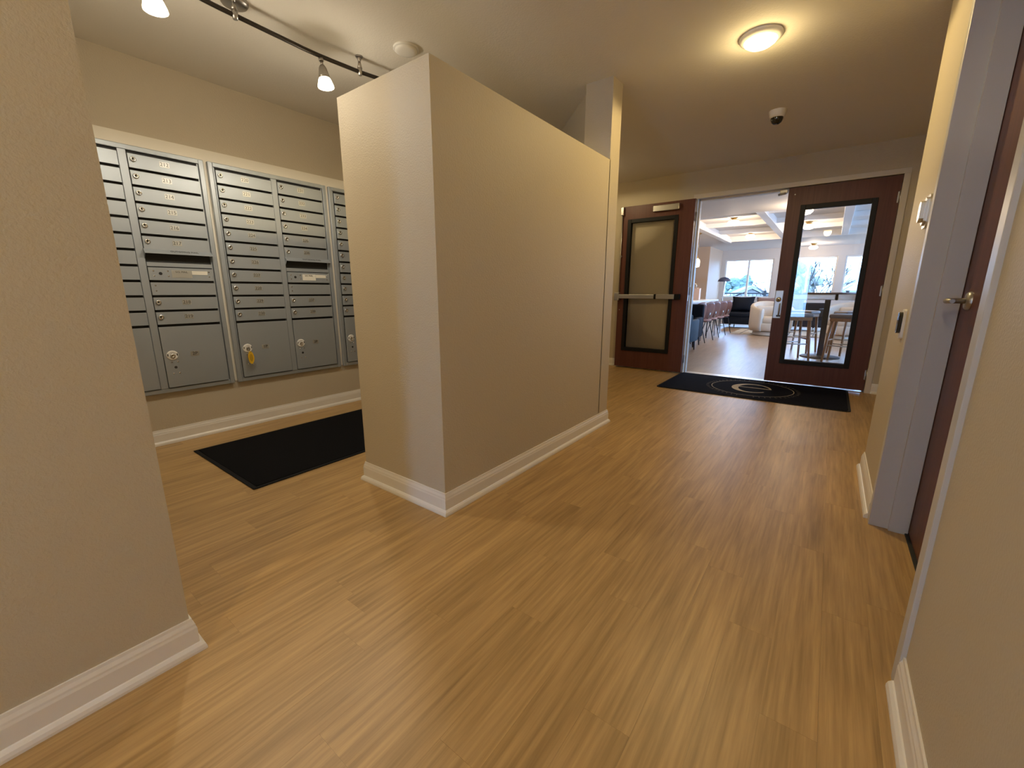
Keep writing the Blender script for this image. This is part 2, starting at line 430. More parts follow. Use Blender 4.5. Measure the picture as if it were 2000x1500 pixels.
# ------------------------------------------------------------------ door leaves (local: x across, hinge at 0, y thickness, z up; face at y=0 towards the viewer)
def leaf(root, x0, x1, y0, y1):
    """wood leaf with a big glazed light"""
    w0, w1, z0, z1 = x0, x1, .02, 2.128
    gx0, gx1 = (-.395, .24) if x0 > -1 else (-2.275, -1.63)
    gz0, gz1 = .238, 1.945
    if x0 < -1: gz0, gz1 = .245, 1.965
    mb = MB().box((w0, y0, z0), (gx0 + .01, y1, z1)).box((gx1 - .01, y0, z0), (w1, y1, z1)).box((gx0 + .01, y0, z0), (gx1 - .01, y1, gz0 + .01)).box((gx0 + .01, y0, gz1 - .01), (gx1 - .01, y1, z1))
    mb.build('door_leaf', M_door, root)
    b = .046
    fr = MB()
    for ya, yb in ((y0 - .009, y0 + .012), (y1 - .012, y1 + .009)):
        fr.box((gx0, ya, gz0), (gx0 + b, yb, gz1), .003).box((gx1 - b, ya, gz0), (gx1, yb, gz1), .003)
        fr.box((gx0 + b, ya, gz0), (gx1 - b, yb, gz0 + b), .003).box((gx0 + b, ya, gz1 - b), (gx1 - b, yb, gz1), .003)
    f = fr.build('glazing_frame', M_lite, root); f['label'] = 'black glazing frame'
    ym = (y0 + y1) / 2
    MB().box((gx0 + .02, ym - .003, gz0 + .02), (gx1 - .02, ym + .003, gz1 - .02)).build('glass_pane', M_glass, root)
    return gx0, gx1
def hinges(root, xh, y, s):
    for z in (.19, 1.05, 1.93):
        mb = MB().cyl((xh, y, z - .055), (xh, y, z + .055), .009).cyl((xh, y, z + .055), (xh, y, z + .063), .006).cyl((xh, y, z - .063), (xh, y, z - .055), .006)
        mb.box((xh - .02, y, z - .05), (xh + .02, y + .003, z + .05))
        mb.build('hinge', M_nickel, root)
def panic_bar(root, x0, x1, yf, s, z=.985):
    """exit device on the face yf; s=-1 projects towards -y; housing end with the latch at x0"""
    y = lambda t: yf + s * t
    bx = MB().box((x0 + .05, min(y(.012), y(.055)), z - .028), (x0 + .53, max(y(.012), y(.055)), z + .028), .006)
    e = bx.build('push_bar', M_steel, root)
    MB().box((x0 + .53, min(y(0), y(.035)), z - .032), (x0 + .55, max(y(0), y(.035)), z + .032), .003).box((x1 - .07, min(y(0), y(.045)), z - .034), (x1, max(y(0), y(.045)), z + .034), .006).build('end_cap', M_black, root)
    MB().box((x0 + .55, min(y(0), y(.03)), z - .030), (x1 - .07, max(y(0), y(.03)), z + .030), .003).build('mounting_rail', M_steel, root)
    MB().box((x0 - .01, min(y(0), y(.06)), z - .055), (x0 + .06, max(y(0), y(.06)), z + .055), .01).build('latch_case', M_steel, root)
    return e
# right leaf, closed
d1 = thing('door_1', 'closed dark cherry door leaf with a tall glass light and steel pull', 'door', (0, 0, 0), kind='structure')
dy0, dy1 = YE + .004, YE + .049
leaf(d1, -.522, .393, dy0, dy1)
hinges(d1, .396, dy0 - .004, 1)
panic_bar(d1, -.50, .30, dy1, 1, .985)
MB().cyl((-.47, dy1 + .02, 1.04), (-.47, dy1 + .02, 2.05), .007).build('latch_rod', M_steel, d1)
pl = MB().box((-.523 + .002, dy0 - .004, .747), (-.441, dy0 + .001, 1.057), .006)
bmesh.ops.bevel(pl.bm, geom=[], offset=.001)
pp = pl.build('pull_plate', M_steel, d1)
MB().lathe([(0, .006), (.017, .006), (.019, .004), (.026, .004), (.028, 0)], (-.482, dy0 - .004, .957), 20, '-Y').build('lock_cylinder', M_chrome, pp)
MB().lathe([(0, .002), (.008, .002), (.008, 0)], (-.482, dy0 - .0105, .957), 12, '-Y').box((-.4835, dy0 - .0135, .950), (-.4805, dy0 - .012, .964)).build('keyhole', M_dark, pp)
MB().tube([(-.462, dy0 - .004, .91), (-.462, dy0 - .03, .905), (-.462, dy0 - .036, .89), (-.462, dy0 - .036, .79), (-.462, dy0 - .03, .777), (-.462, dy0 - .004, .772)], .0075, 8).build('pull_handle', M_nickel, pp)
MB().box((-.485, dy0 - .0055, .765), (-.445, dy0 - .0035, .785), .001).build('pull_foot', M_dark, pp)
MB().cyl((-.46, dy0 - .002, 2.06), (-.46, dy0 + .002, 2.06), .006, n=10).build('bolt_cap', M_nickel, d1)
# left leaf, swung right open against the wall, its push side showing
d2 = thing('door_2', 'dark cherry glazed door leaf folded open flat against the end wall', 'door', (0, 0, 0), kind='structure')
ly0, ly1 = YE - .088, YE - .043
leaf(d2, -2.362, -1.449, ly0, ly1)
hinges(d2, -1.452, YE - .035, -1)
panic_bar(d2, -2.385, -1.53, ly0, -1, .98)
rod = MB().cyl((-2.345, ly0 - .02, 1.03), (-2.345, ly0 - .02, 2.05), .007)
rod.box((-2.352, ly0 - .025, 1.49), (-2.338, ly0, 1.52), .002).cyl((-2.362, ly0 - .012, 1.505), (-2.328, ly0 - .012, 1.505), .007)
rod.build('latch_rod', M_steel, d2)
MB().box((-2.365, ly0 - .045, 2.02), (-2.325, ly0, 2.122), .005).build('top_latch', M_steel, d2)
MB().box((-1.945, ly0 - .04, 2.022), (-1.625, ly0, 2.094), .006).build('closer_cover', M_steel, d2)
MB().cyl((-2.33, ly0 - .002, .80), (-2.33, ly0 + .001, .80), .006, n=10).build('bolt_cap', M_nickel, d2)
MB().box((-1.452, ly0 + .008, .93), (-1.446, ly1 - .008, 1.10)).build('edge_plate', M_steel, d2)

# ------------------------------------------------------------------ side door on the right
t2 = thing('trim_2', 'painted steel frame of the side door at the right edge', 'door frame', kind='structure')
for nm, ya, yb in (('side_jamb', OY0 - .05, OY0), ('side_jamb', OY1, OY1 + .05)):
    MB().box((XR - .011, ya, 0), (.47, yb, 2.135), .002).build(nm, M_frame, t2)
MB().box((XR - .011, OY0 - .05, 2.135), (.47, OY1 + .05, 2.185), .002).build('head_jamb', M_frame, t2)
MB().box((.335, OY1 - .016, 0), (.400, OY1 + .001, 2.135), .001).box((.335, OY0 - .001, 0), (.400, OY0 + .016, 2.135), .001).box((.335, OY0, 2.119), (.400, OY1, 2.136), .001).build('door_stop', M_frame, t2)
d3 = thing('door_3', 'plain dark cherry side door deep in its frame at the right edge', 'door', kind='structure')
MB().box((.402, OY0 + .003, .012), (.447, OY1 - .003, 2.131)).build('door_leaf', M_door, d3)
rz = 1.012
MB().lathe([(0, .012), (.028, .012), (.033, .006), (.034, 0)], (.402, 2.235, rz), 24, '-X').build('handle_rose', M_nickel, d3)
MB().tube([(.400, 2.235, rz), (.352, 2.235, rz), (.342, 2.227, rz), (.338, 2.21, rz), (.338, 2.115, rz)], [.010, .010, .010, .0095, .0075], 10).build('lever_handle', M_nickel, d3)
MB().box((.39, OY0, .0), (.47, OY1, .008), .002).build('threshold', M_dark, d3)

# ------------------------------------------------------------------ mailboxes on the west wall
struct('trim_3', MB().box((XM, .31, .372), (XM + .004, 3.06, 2.003)), M_board, 'cream backing board around the mailbox units', 'trim')
UX = XM + .004
UW, UH = .863, 1.565
UZ = .3616
RP = .0968                         # row pitch
c1y0, c1y1, c2y0, c2y1 = .043, .411, .458, .821
ztop = 1.530                       # top of the top door in local height
boxm = {}
def mdoor(w, h, depth=.012):
    k = (round(w, 3), round(h, 3))
    if k not in boxm:
        # sheet with a bent-in top lip so that a dark slot shows above it
        mb = MB().box((0, 0, 0), (.011, w, h), .0015, 1)
        mb.box((.011, .0, .0), (.0125, w, .004), 0)
        boxm[k] = mb.mesh('mailbox_door', M_mail)
    return boxm[k]
lock_me = MB().lathe([(.0155, 0), (.0155, .007), (.0135, .010), (.007, .010), (.0065, .008), (0, .008)], (0, 0, 0), 14, 'X').mesh('lock', M_chrome)
slot_me = MB().box((.0078, -.0013, -.005), (.0086, .0013, .005)).mesh('keyway', M_dark)
plate_me = MB().box((0, -.026, -.0165), (.0016, .026, .0165), .0007, 1).mesh('number_plate', M_plate)
rivet_me = MB().lathe([(.0055, 0), (.0045, .003), (0, .004)], (0, 0, 0), 10, 'X').mesh('rivet', M_chrome)
ring_me = MB().lathe([(.033, 0), (.033, .003), (.031, .005), (.020, .005), (.018, .003), (0, .003)], (0, 0, 0), 24, 'X').mesh('lock_ring', M_white)
ringslot_me = MB().box((.0045, -.003, -.008), (.006, .003, .008)).mesh('ring_slot', M_ink)
TR = Matrix.Rotation(pi / 2, 4, 'Z') @ Matrix.Rotation(pi / 2, 4, 'X')
def put_text(s, size, m, parent, loc, name='lettering'):
    o = link(name, text_mesh(s, size, m), parent, loc)
    o.rotation_euler = TR.to_euler()
    return o
def add_door(root, y0, w, zt, number=None, lock=True):
    h = RP - .0155
    d = link('mailbox_door', mdoor(w, h), root, (.022, y0, zt - RP + .002))
    if lock:
        l = link('lock', lock_me, d, (.011, .024, h * .60))
        l2 = link('keyway', slot_me, d, (.0125, .024, h * .60)); l2.rotation_euler = (random.uniform(-.3, .3), 0, 0)
        link('number_plate', plate_me, d, (.011, w * .495, h * .60))
        if number: put_text(number, .031, M_ink2, d, (.0131, w * .495, h * .60), 'number')
    return d
def parcel(root, y0, w, zt, z0, number=None, cut=True):
    h = zt - z0 - .0155
    d = link('parcel_door', mdoor(w, h), root, (.022, y0, z0)); 
    ly, lz = .048, .617 - UZ - z0
    link('lock_ring', ring_me, d, (.011, ly, lz)); [link('ring_slot', ringslot_me, d, (.011, ly + q, lz + .004)) for q in (-.026, .026)]; 
    link('lock', lock_me, d, (.013, ly, lz - .004))
    for dy in (-.017, .017):
        for dz in (-.045, -.125): link('rivet', rivet_me, d, (.011, ly + .008 + dy, lz + dz))
    MB().cyl((.0105, 0, 0), (.0118, 0, 0), .009, n=12).build('key_hole', M_dark, d, (0, ly + .008, lz - .084))
    link('number_plate', plate_me, d, (.011, .178, lz))
    if number: put_text(number, .031, M_ink, d, (.0131, .178, lz), 'number')
    return d
def mailbox_unit(y, label, c1nums, c2nums, p1, p2, hood2=True, full2=False):
    root = thing('mailbox_unit', label, 'mailbox', (UX, y, UZ), group='wall-mounted mailbox units')
    fr = MB()
    o = .030
    # outer flange, two bevelled steps, mullion, back tray
    for (a, b, c, d_) in ((0, o, 0, UH), (UW - o, UW, 0, UH)):
        fr.box((0, a, c), (.026, b, d_), .003, 1)
    fr.box((0, o, 0), (.026, UW - o, o), .003, 1).box((0, o, UH - o), (.026, UW - o, UH), .003, 1)
    fr.box((0, c1y1 + .0025, o), (.028, c2y0 - .0025, UH - o), .002, 1)
    fr.box((0, o + .003, o), (.018, c1y0 - .0015, UH - o), .001, 1).box((0, c2y1 + .0015, o), (.018, UW - o - .003, UH - o), .001, 1)
    fr.build('frame', M_mail, root)
    MB().box((0, o, o), (.008, UW - o, UH - o)).build('back_tray', M_dark, root)
    n1 = 11
    for i in range(n1):
        num = c1nums[i] if c1nums and i < len(c1nums) else None
        add_door(root, c1y0, c1y1 - c1y0, ztop - i * RP, num)
    zp = ztop - n1 * RP
    parcel(root, c1y0, c1y1 - c1y0, zp, .036, p1)
    w = c2y1 - c2y0
    rows = 6
    for i in range(rows):
        num = c2nums[i] if c2nums and i < len(c2nums) else None
        add_door(root, c2y0, w, ztop - i * RP, num)
    zt = ztop - 6 * RP
    # outgoing-mail slot with a hooded flap
    hood = MB().prism([(.028, .005), (.062, -.024), (.062, -.028), (.028, -.004)], 0, w + .012, lambda a, b, c: Vector((a, c - .006, b)))
    for yy in (-.006, w + .004):
        hood.prism([(.014, .0), (.030, .0), (.060, -.026), (.014, -.078)], 0, .002, lambda a, b, c, q=yy: Vector((a, c + q, b)))
    hd = hood.build('outgoing_slot_hood', M_mail, root, (0, c2y0, zt + .004))
    tx = link('lettering', text_mesh('OUTGOING MAIL', .020, M_ink2), hd, (.0463, w * .58, -.0090))
    tx.rotation_euler = Matrix(((0, -.761, .649), (1, 0, 0), (0, .649, .761))).to_euler()
    MB().box((.006, c2y0, zt - .085), (.0095, c2y0 + w, zt - .004)).build('slot_throat', M_dark, root)
    MB().box((.010, c2y0, zt - .105), (.026, c2y0 + w, zt - .078), .002, 1).build('slot_sill', M_mail, root)
    # master-lock panel
    zl = zt - RP
    lp = link('master_lock_panel', mdoor(w, RP - .0155), root, (.022, c2y0, zl - RP + .002))
    hh = (RP - .0155)
    for yy in (.027, .103, w - .027):
        for zz in (.028, .060): link('rivet', rivet_me, lp, (.011, yy, zz))
    MB().cyl((.0105, .062, hh * .52), (.0118, .062, hh * .52), .010, n=12).build('key_hole', M_dark, lp)
    MB().box((.011, .122, .018), (.0122, .235, hh - .014)).build('mail_sticker', M_label if not full2 else M_plate, lp)
    MB().box((.011, .236, .040), (.0124, w - .035, hh - .016)).build('blank_label', M_label, lp)
    put_text('U.S. MAIL', .017, M_ink, lp, (.0124, .178, hh - .026))
    bl = link('blank_panel', mdoor(w, RP - .0155), root, (.022, c2y0, zl - 2 * RP + .002))
    for zz in (.028, .062): link('rivet', rivet_me, bl, (.011, .024, zz))
    for i in range(2):
        num = c2nums[6 + i] if c2nums and len(c2nums) > 6 + i else None
        add_door(root, c2y0, w, zl - (2 + i) * RP, num)
    parcel(root, c2y0, w, zp, .036, p2)
    return root
u1 = mailbox_unit(.365, 'grey metal mailbox unit nearest the left wall, boxes 212 to 219', None, ['212', '213', '214', '215', '216', '217', '218', '219'], None, '2P', full2=True)
u2 = mailbox_unit(1.2516, 'middle grey metal mailbox unit with a yellow key tag, boxes 220 to 238', [str(220 + i) for i in range(11)], [str(231 + i) for i in range(8)], '1P', '2P')
u3 = mailbox_unit(2.1412, 'grey metal mailbox unit half hidden behind the partial-height wall', None, None, None, None)
# key with yellow tag hanging in the middle unit
kt = thing('key', 'yellow plastic key tag hanging from a parcel lock of the middle mailbox unit', 'key', (UX + .0475, 1.3426, .617))
MB().box((-.004, -.0015, -.010), (.020, .0015, .008), .001).lathe([(.010, -.0012), (.012, 0), (.010, .0012)], (.022, 0, -.003), 14, '-Y').build('key_blade', M_nickel, kt)
MB().tube([(.026 + .010 * cos(a), 0, -.022 + .012 * sin(a)) for a in [i * 2 * pi / 12 for i in range(13)]], .0012, 6).build('key_ring', M_chrome, kt)
tg = [(.0, .0), (.009, -.006), (.017, -.024), (.021, -.045), (.020, -.066), (.013, -.088), (.004, -.098), (-.004, -.098), (-.013, -.088), (-.020, -.066), (-.021, -.045), (-.017, -.024), (-.009, -.006)]
MB().prism(tg, -.004, .004, lambda a, b, c: Vector((.027 + c, a, b - .020))).build('tag', M_yellow, kt)
MB().prism([(x * .6, -.05 + (z + .05) * .6) for x, z in tg], .004, .0052, lambda a, b, c: Vector((.027 + c, a, b - .020))).build('tag_insert', mat('amber_insert', (.50, .30, .02), .4, bump=(50, .02, .001)), kt)

# ------------------------------------------------------------------ floor mats
mk = thing('floor_mat', 'plain black carpet mat under the mailboxes', 'mat', (-2.818, 1.62, 0))
MB().box((-.462, -.80, .0005), (.462, .80, .007), .003, 1).build('rubber_border', M_black, mk)
MB().box((-.440, -.778, .006), (.440, .778, .0105), .002, 1).build('carpet_pile', M_mat, mk)
em = thing('floor_mat', 'dark navy entrance mat with a cream letter e before the double doors', 'mat', (-.596, 5.155, 0))
def rrect(w, h, r, n=6):
    P = []
    for cx, cy, a0 in ((w - r, h - r, 0), (-w + r, h - r, pi / 2), (-w + r, -h + r, pi), (w - r, -h + r, 3 * pi / 2)):
        P += [(cx + r * cos(a0 + pi / 2 * k / n), cy + r * sin(a0 + pi / 2 * k / n)) for k in range(n + 1)]
    return P
MB().prism(rrect(.862, .528, .05), .0005, .006).build('rubber_border', M_black, em)
MB().prism(rrect(.842, .508, .04), .005, .0095).build('carpet_pile', M_matb, em)
def band(mb, f0, f1, z, n, a0, a1):
    rows = [[], []]
    for k in range(n + 1):
        a = a0 + (a1 - a0) * k / n
        rows[0].append((*f0(a), z)); rows[1].append((*f1(a), z))
    mb.quads(rows)
lg = MB()
# letter e: crescent bowl plus a thin slanted bar
ez = .0102
band(lg, lambda a: (.19 * cos(a), .235 * sin(a)), lambda a: (.012 + .135 * cos(a) * (1 if cos(a) < 0 else 1.18), .207 * sin(a)), ez, 40, radians(5), radians(318))
lg.quads([[(-.17, .030, ez), (.172, .046, ez)], [(-.17, .012, ez), (.189, .020, ez)]])
le = lg.build('letter_e', M_matprint, em, (.015, -.01, 0)); 
rg = MB(); band(rg, lambda a: (.395 * cos(a), .395 * sin(a)), lambda a: (.389 * cos(a), .389 * sin(a)), ez, 64, 0, 2 * pi)
rg.build('logo_ring', M_matprint, em, (.015, -.01, 0))
tk = MB()
for k in range(54):
    if k in (13, 14, 40, 41): continue
    a = 2 * pi * k / 54; r = .435
    rr = random.Random(k)
    t = MB()
    c = Vector((r * cos(a), r * sin(a))); u = Vector((-sin(a), cos(a))); v = Vector((cos(a), sin(a)))
    w, h = rr.uniform(.004, .011), rr.uniform(.012, .016)
    for (du, dv, ww, hh) in ((0, 0, .0025, h), (w * .6, h * rr.choice((-.8, 0, .8)), w * .6, .0025)):
        p = c + u * du + v * dv
        tk.quads([[(*(p - u * ww - v * hh), ez), (*(p + u * ww - v * hh), ez)], [(*(p - u * ww + v * hh), ez), (*(p + u * ww + v * hh), ez)]])
tko = tk.build('ring_lettering', mat('dim_print', (.26, .24, .20), .8, bump=(300, .4, .003)), em, (.015, -.01, 0)); tko['kind'] = 'stuff'

# ------------------------------------------------------------------ track light
tk = thing('track_light', 'bent dark bronze rail track light over the mail nook', 'track light', (-2.52, 1.15, H))
def L3(x, y, z): return (x + 2.52, y - 1.15, z - H)
M_rail_t = mat('bronze_rail', (0.045, 0.036, 0.030), .35, .6, bump=(60, .04, .001))
ctrl = [(-2.22, .32), (-2.36, .52), (-2.460, .75), (-2.490, .86), (-2.510, .98), (-2.518, 1.12), (-2.525, 1.30), (-2.530, 1.50), (-2.515, 1.68), (-2.497, 1.82), (-2.44, 2.05), (-2.36, 2.26)]
def crom(P, n=6):
    out = []
    for i in range(len(P) - 1):
        p0, p1, p2, p3 = P[max(i - 1, 0)], P[i], P[i + 1], P[min(i + 2, len(P) - 1)]
        for k in range(n):
            t = k / n
            out.append(tuple(.5 * (2 * b + (c - a) * t + (2 * a - 5 * b + 4 * c - d) * t * t + (3 * b - a - 3 * c + d) * t ** 3) for a, b, c, d in zip(p0, p1, p2, p3)))
    return out + [tuple(P[-1])]
ZR = 2.365
rp = [L3(x, y, ZR) for x, y in crom(ctrl)]
MB().tube(rp, .011, 10).build('rail', M_rail_t, tk)
MB().lathe([(.062, 0), (.062, -.012), (.055, -.022), (.030, -.028), (0, -.028)], L3(-2.55, 1.11, H), 24).build('canopy', M_nickel, tk)
def standoff(x, y):
    MB().cyl(L3(x, y, H), L3(x, y, H - .006), .022).cyl(L3(x, y, H - .006), L3(x, y, H - .03), .016, .007).cyl(L3(x, y, H - .03), L3(x, y, ZR + .02), .007, .014).cyl(L3(x, y, ZR + .02), L3(x, y, ZR - .020), .015, .011).build('standoff', M_nickel, tk)
standoff(-2.512, 1.09); standoff(-2.503, 1.775)
def lamphead(x, y, tilt, label):
    h = thing('track_lamp', label, 'track lamp', (x, y, ZR), group=None)
    h.rotation_euler = tilt
    MB().cyl((0, 0, -.0105), (0, 0, -.026), .013).cyl((0, 0, -.026), (0, 0, -.050), .008, .008).build('stem', M_nickel, h)
    MB().lathe([(.008, -.044), (.015, -.050), (.021, -.062), (.029, -.100), (.031, -.118), (.026, -.118), (0, -.105)], n=20).build('socket_cone', M_nickel, h)
    MB().lathe([(.029, -.112), (.035, -.124), (.043, -.150), (.0445, -.160), (.041, -.160), (.033, -.126), (.020, -.116)], n=24).build('glass_shade', M_shade, h)
    light('bulb', 'SPOT', (0, 0, -.176), P_TRACK * .85, TRACKC, h, .035, (0, 0, 0), radians(172), .22)
    light('bulb_glow', 'POINT', (0, 0, -.19), P_TRACK * .24, TRACKC, h, .035)
    return h
lamphead(-2.455, .738, (radians(3), radians(-3), 0), 'frosted glass track lamp hanging nearest the left wall')
lamphead(-2.529, 1.535, (radians(4), radians(-5), 0), 'frosted glass track lamp hanging nearer the partial-height wall')

# ------------------------------------------------------------------ ceiling fittings
def flush_light(x, y, label, power, color):
    f = thing('ceiling_light', label, 'ceiling light', (x, y, H))
    MB().lathe([(.108, 0), (.110, -.008), (.104, -.018), (.088, -.026), (.080, -.026)], n=36).build('trim_ring', M_white, f)
    MB().lathe([(.086, -.020), (.080, -.034), (.060, -.048), (.030, -.055), (0, -.057)], n=36).build('diffuser', M_dome, f)
    l = light('lamp_bulb', 'SPOT', (0, 0, -.075), power, color, f, .07, None, radians(178), .15)
    light('lamp_glow', 'POINT', (0, 0, -.10), power * .09, color, f, .06)
    return f
flush_light(-.511, 3.013, 'round lit flush ceiling light in the hall', P_HALL, WARM)
flush_light(-.28, -1.13, 'flush ceiling light over the hall behind the viewer', P_HALL_NEAR, WARM2)
flush_light(-2.5, 4.75, 'flush ceiling light hidden behind the partial-height wall near the open door leaf', 17, WARM2)
sd = thing('smoke_detector', 'round white smoke detector on the ceiling by the track rail', 'smoke detector', (-2.205, 1.892, H))
MB().lathe([(.074, 0), (.074, -.008), (.068, -.010)], n=32).build('base_ring', M_white, sd)
MB().lathe([(.066, -.008), (.065, -.016), (.056, -.022), (.040, -.024), (0, -.025)], n=32).build('cover', M_white, sd)
cd = thing('security_camera', 'white dome security camera with a smoked lens on the ceiling', 'security camera', (-.538, 4.238, H))
MB().lathe([(.062, 0), (.062, -.006), (.056, -.035), (.050, -.050), (.044, -.052)], n=32).build('housing', M_white, cd)
MB().lathe([(.044, -.050), (.043, -.066), (.035, -.084), (.020, -.096), (0, -.100)], n=28).build('lens_dome', M_camdome, cd)

# ------------------------------------------------------------------ fittings on the far right wall piece
cr = thing('card_reader', 'small black oval card reader on a white backplate beside the side door', 'card reader', (XR, 2.615, .90))
TW = lambda a, b, c: Vector((-c, a, b))
MB().prism(rrect(.030, .066, .014), 0, .010, TW).build('backplate', M_white, cr)
MB().prism(rrect(.023, .048, .022), .010, .024, lambda a, b, c: Vector((-c, a, b + .006))).build('reader_face', M_camdome, cr)
hx = thing('alarm_strobe', 'silver faceted alarm strobe high on the wall piece beside the side door', 'alarm strobe', (XR, 2.52, 1.37))
MB().prism(rrect(.055, .066, .030), 0, .012, TW).build('backplate', M_steel, hx)
MB().prism([(.040, .045), (.0, .058), (-.040, .045), (-.040, -.040), (0, -.056), (.040, -.040)], .012, .020, TW).prism([(.030, .034), (0, .044), (-.030, .034), (-.030, -.028), (0, -.042), (.030, -.028)], .020, .034, TW).build('faceted_lens', M_steel, hx)

# ================================================================== LOUNGE beyond the doors
LH = 2.45
LY0, LY1 = YE + .15, 16.9
struct('floor_lounge', MB().box((-6.2, 5.735, -.10), (4.2, LY1 + .2, 0)), M_lfloor, 'wood-look floor of the bright lounge beyond the doors', 'floor')
# ceiling with a coffered recess
CX0, CX1, CY0, CY1 = -2.60, 2.9, 9.15, 14.0
lc = MB().box((-6.2, YE + .075, LH), (4.2, CY0, LH + .25)).box((-6.2, CY1, LH), (4.2, LY1 + .2, LH + .25)).box((-6.2, CY0, LH), (CX0, CY1, LH + .25)).box((CX1, CY0, LH), (4.2, CY1, LH + .25)).box((CX0, CY0, LH + .15), (CX1, CY1, LH + .25))
struct('ceiling_lounge', lc, M_lceil, 'pale lounge ceiling with a coffered recess', 'ceiling')
t4 = thing('trim_4', 'white beams and moulding of the lounge coffer', 'trim', kind='structure')
for xb in (-1.25, .05, 1.35):
    MB().box((xb - .075, CY0, LH + .005), (xb + .075, CY1, LH + .152), .006, 1).build('coffer_beam', M_lbeam, t4)
for yb in (9.75, 11.15, 12.55):
    for xa, xe in ((CX0, -1.325), (-1.175, -.025), (.125, 1.275), (1.425, CX1)):
        MB().box((xa, yb - .035, LH + .05), (xe, yb + .035, LH + .152), .006, 1).build('cross_beam', M_lbeam, t4)
for a, b in (((CX0 - .10, CY0 - .05, LH - .03), (CX0 + .05, CY1 + .05, LH + .06)),):
    MB().box(a, b, .012, 2).build('crown_moulding', M_lbeam, t4)
# walls
WZ0, WZ1 = .835, 2.13
wins = [(-3.19, -1.71), (-1.48, -.005), (.185, 1.66), (1.87, 3.35)]
ww = MB().box((-3.317, LY1, 0), (4.2, LY1 + .2, WZ0)).box((-3.317, LY1, WZ1), (4.2, LY1 + .2, LH))
ex = -3.317
for a, b in wins:
    ww.box((ex, LY1, WZ0), (a, LY1 + .2, WZ1)); ex = b
ww.box((ex, LY1, WZ0), (4.2, LY1 + .2, WZ1))
struct('wall_north', ww, M_lwall, 'pale lounge wall with the row of windows', 'wall')
struct('wall_north.001', MB().box((-6.2, 15.0, 0), (-3.317, LY1 + .2, LH)), M_lpeach, 'peach lounge wall beside the window bay', 'wall')
struct('wall_lounge_left', MB().box((-6.3, LY0, 0), (-6.2, LY1, LH)), M_lpeach, 'side wall of the lounge on its kitchen side', 'wall')
swins = [(6.6, 8.8), (9.2, 11.4), (11.8, 14.0), (14.4, 16.6)]
sw = MB().box((4.2, LY0, 0), (4.3, LY1 + .2, .8)).box((4.2, LY0, 2.2), (4.3, LY1 + .2, LH))
ey = LY0
for a, b in swins:
    sw.box((4.2, ey, .8), (4.3, a, 2.2)); ey = b
sw.box((4.2, ey, .8), (4.3, LY1 + .2, 2.2))
for i, (a, b) in enumerate(swins):
    w = thing('window_%d' % (6 + i), 'side window of the lounge, number %d from the doorway wall' % (i + 1), 'window', kind='structure')
    MB().box((4.22, a, .8), (4.28, a + .05, 2.2)).box((4.22, b - .05, .8), (4.28, b, 2.2)).box((4.22, a + .05, .8), (4.28, b - .05, .85)).box((4.22, a + .05, 2.15), (4.28, b - .05, 2.2)).build('window_frame', M_lbeam, w)
    MB().box((4.248, a + .05, .85), (4.252, b - .05, 2.15)).build('glass_pane', M_winglass, w)
    pa = bpy.data.lights.new('daylight_portal', 'AREA'); pa.shape = 'RECTANGLE'; pa.size = 1.4; pa.size_y = b - a
    pa.cycles.is_portal = True
    po = bpy.data.objects.new('daylight_portal', pa); COL.objects.link(po); po.location = (4.29, (a + b) / 2, 1.5)
    po.rotation_euler = (0, radians(90), 0)
struct('wall_lounge_right', sw, M_lwall, 'side wall of the lounge by the high tables', 'wall')
struct('wall_lounge_near', MB().box((-6.2, YE + .15, 0), (XM - .15, YE + .25, LH)).box((1.3, YE, 0), (4.2, YE + .15, LH)), M_lwall, 'lounge side of the wall with the double doors', 'wall')
for i, (a, b) in enumerate(wins):
    w = thing('window_%d' % (i + 1), ['wide lounge window behind the dark sofa', 'lounge window seen through the upper door glass', 'lounge window at the right of the door glass', 'lounge window hidden beyond the door leaf'][i], 'window', kind='structure')
    f = .045; m = (a + b) / 2
    fb = MB().box((a, LY1 + .03, WZ0), (a + f, LY1 + .12, WZ1), .003, 1).box((b - f, LY1 + .03, WZ0), (b, LY1 + .12, WZ1), .003, 1)
    fb.box((a + f, LY1 + .03, WZ0), (b - f, LY1 + .12, WZ0 + f), .003, 1).box((a + f, LY1 + .03, WZ1 - f), (b - f, LY1 + .12, WZ1), .003, 1)
    fb.build('window_frame', M_lbeam, w)
    MB().box((m - .03, LY1 + .03, WZ0 + f), (m + .03, LY1 + .12, WZ1 - f), .003, 1).build('mullion', M_lbeam, w)
    MB().box((a - .03, LY1 - .03, WZ0 - .03), (b + .03, LY1 + .03, WZ0), .004, 1).build('window_sill', M_lbeam, w)
    for p, q in ((a + f, m - .03), (m + .03, b - f)):
        MB().box((p, LY1 + .072, WZ0 + f), (q, LY1 + .078, WZ1 - f)).build('glass_pane', M_winglass, w)
    pa = bpy.data.lights.new('daylight_portal', 'AREA'); pa.shape = 'RECTANGLE'; pa.size = b - a; pa.size_y = WZ1 - WZ0
    pa.cycles.is_portal = True
    po = bpy.data.objects.new('daylight_portal', pa); COL.objects.link(po); po.location = (m, LY1 + .19, (WZ0 + WZ1) / 2)
    po.rotation_euler = (radians(-90), 0, 0)

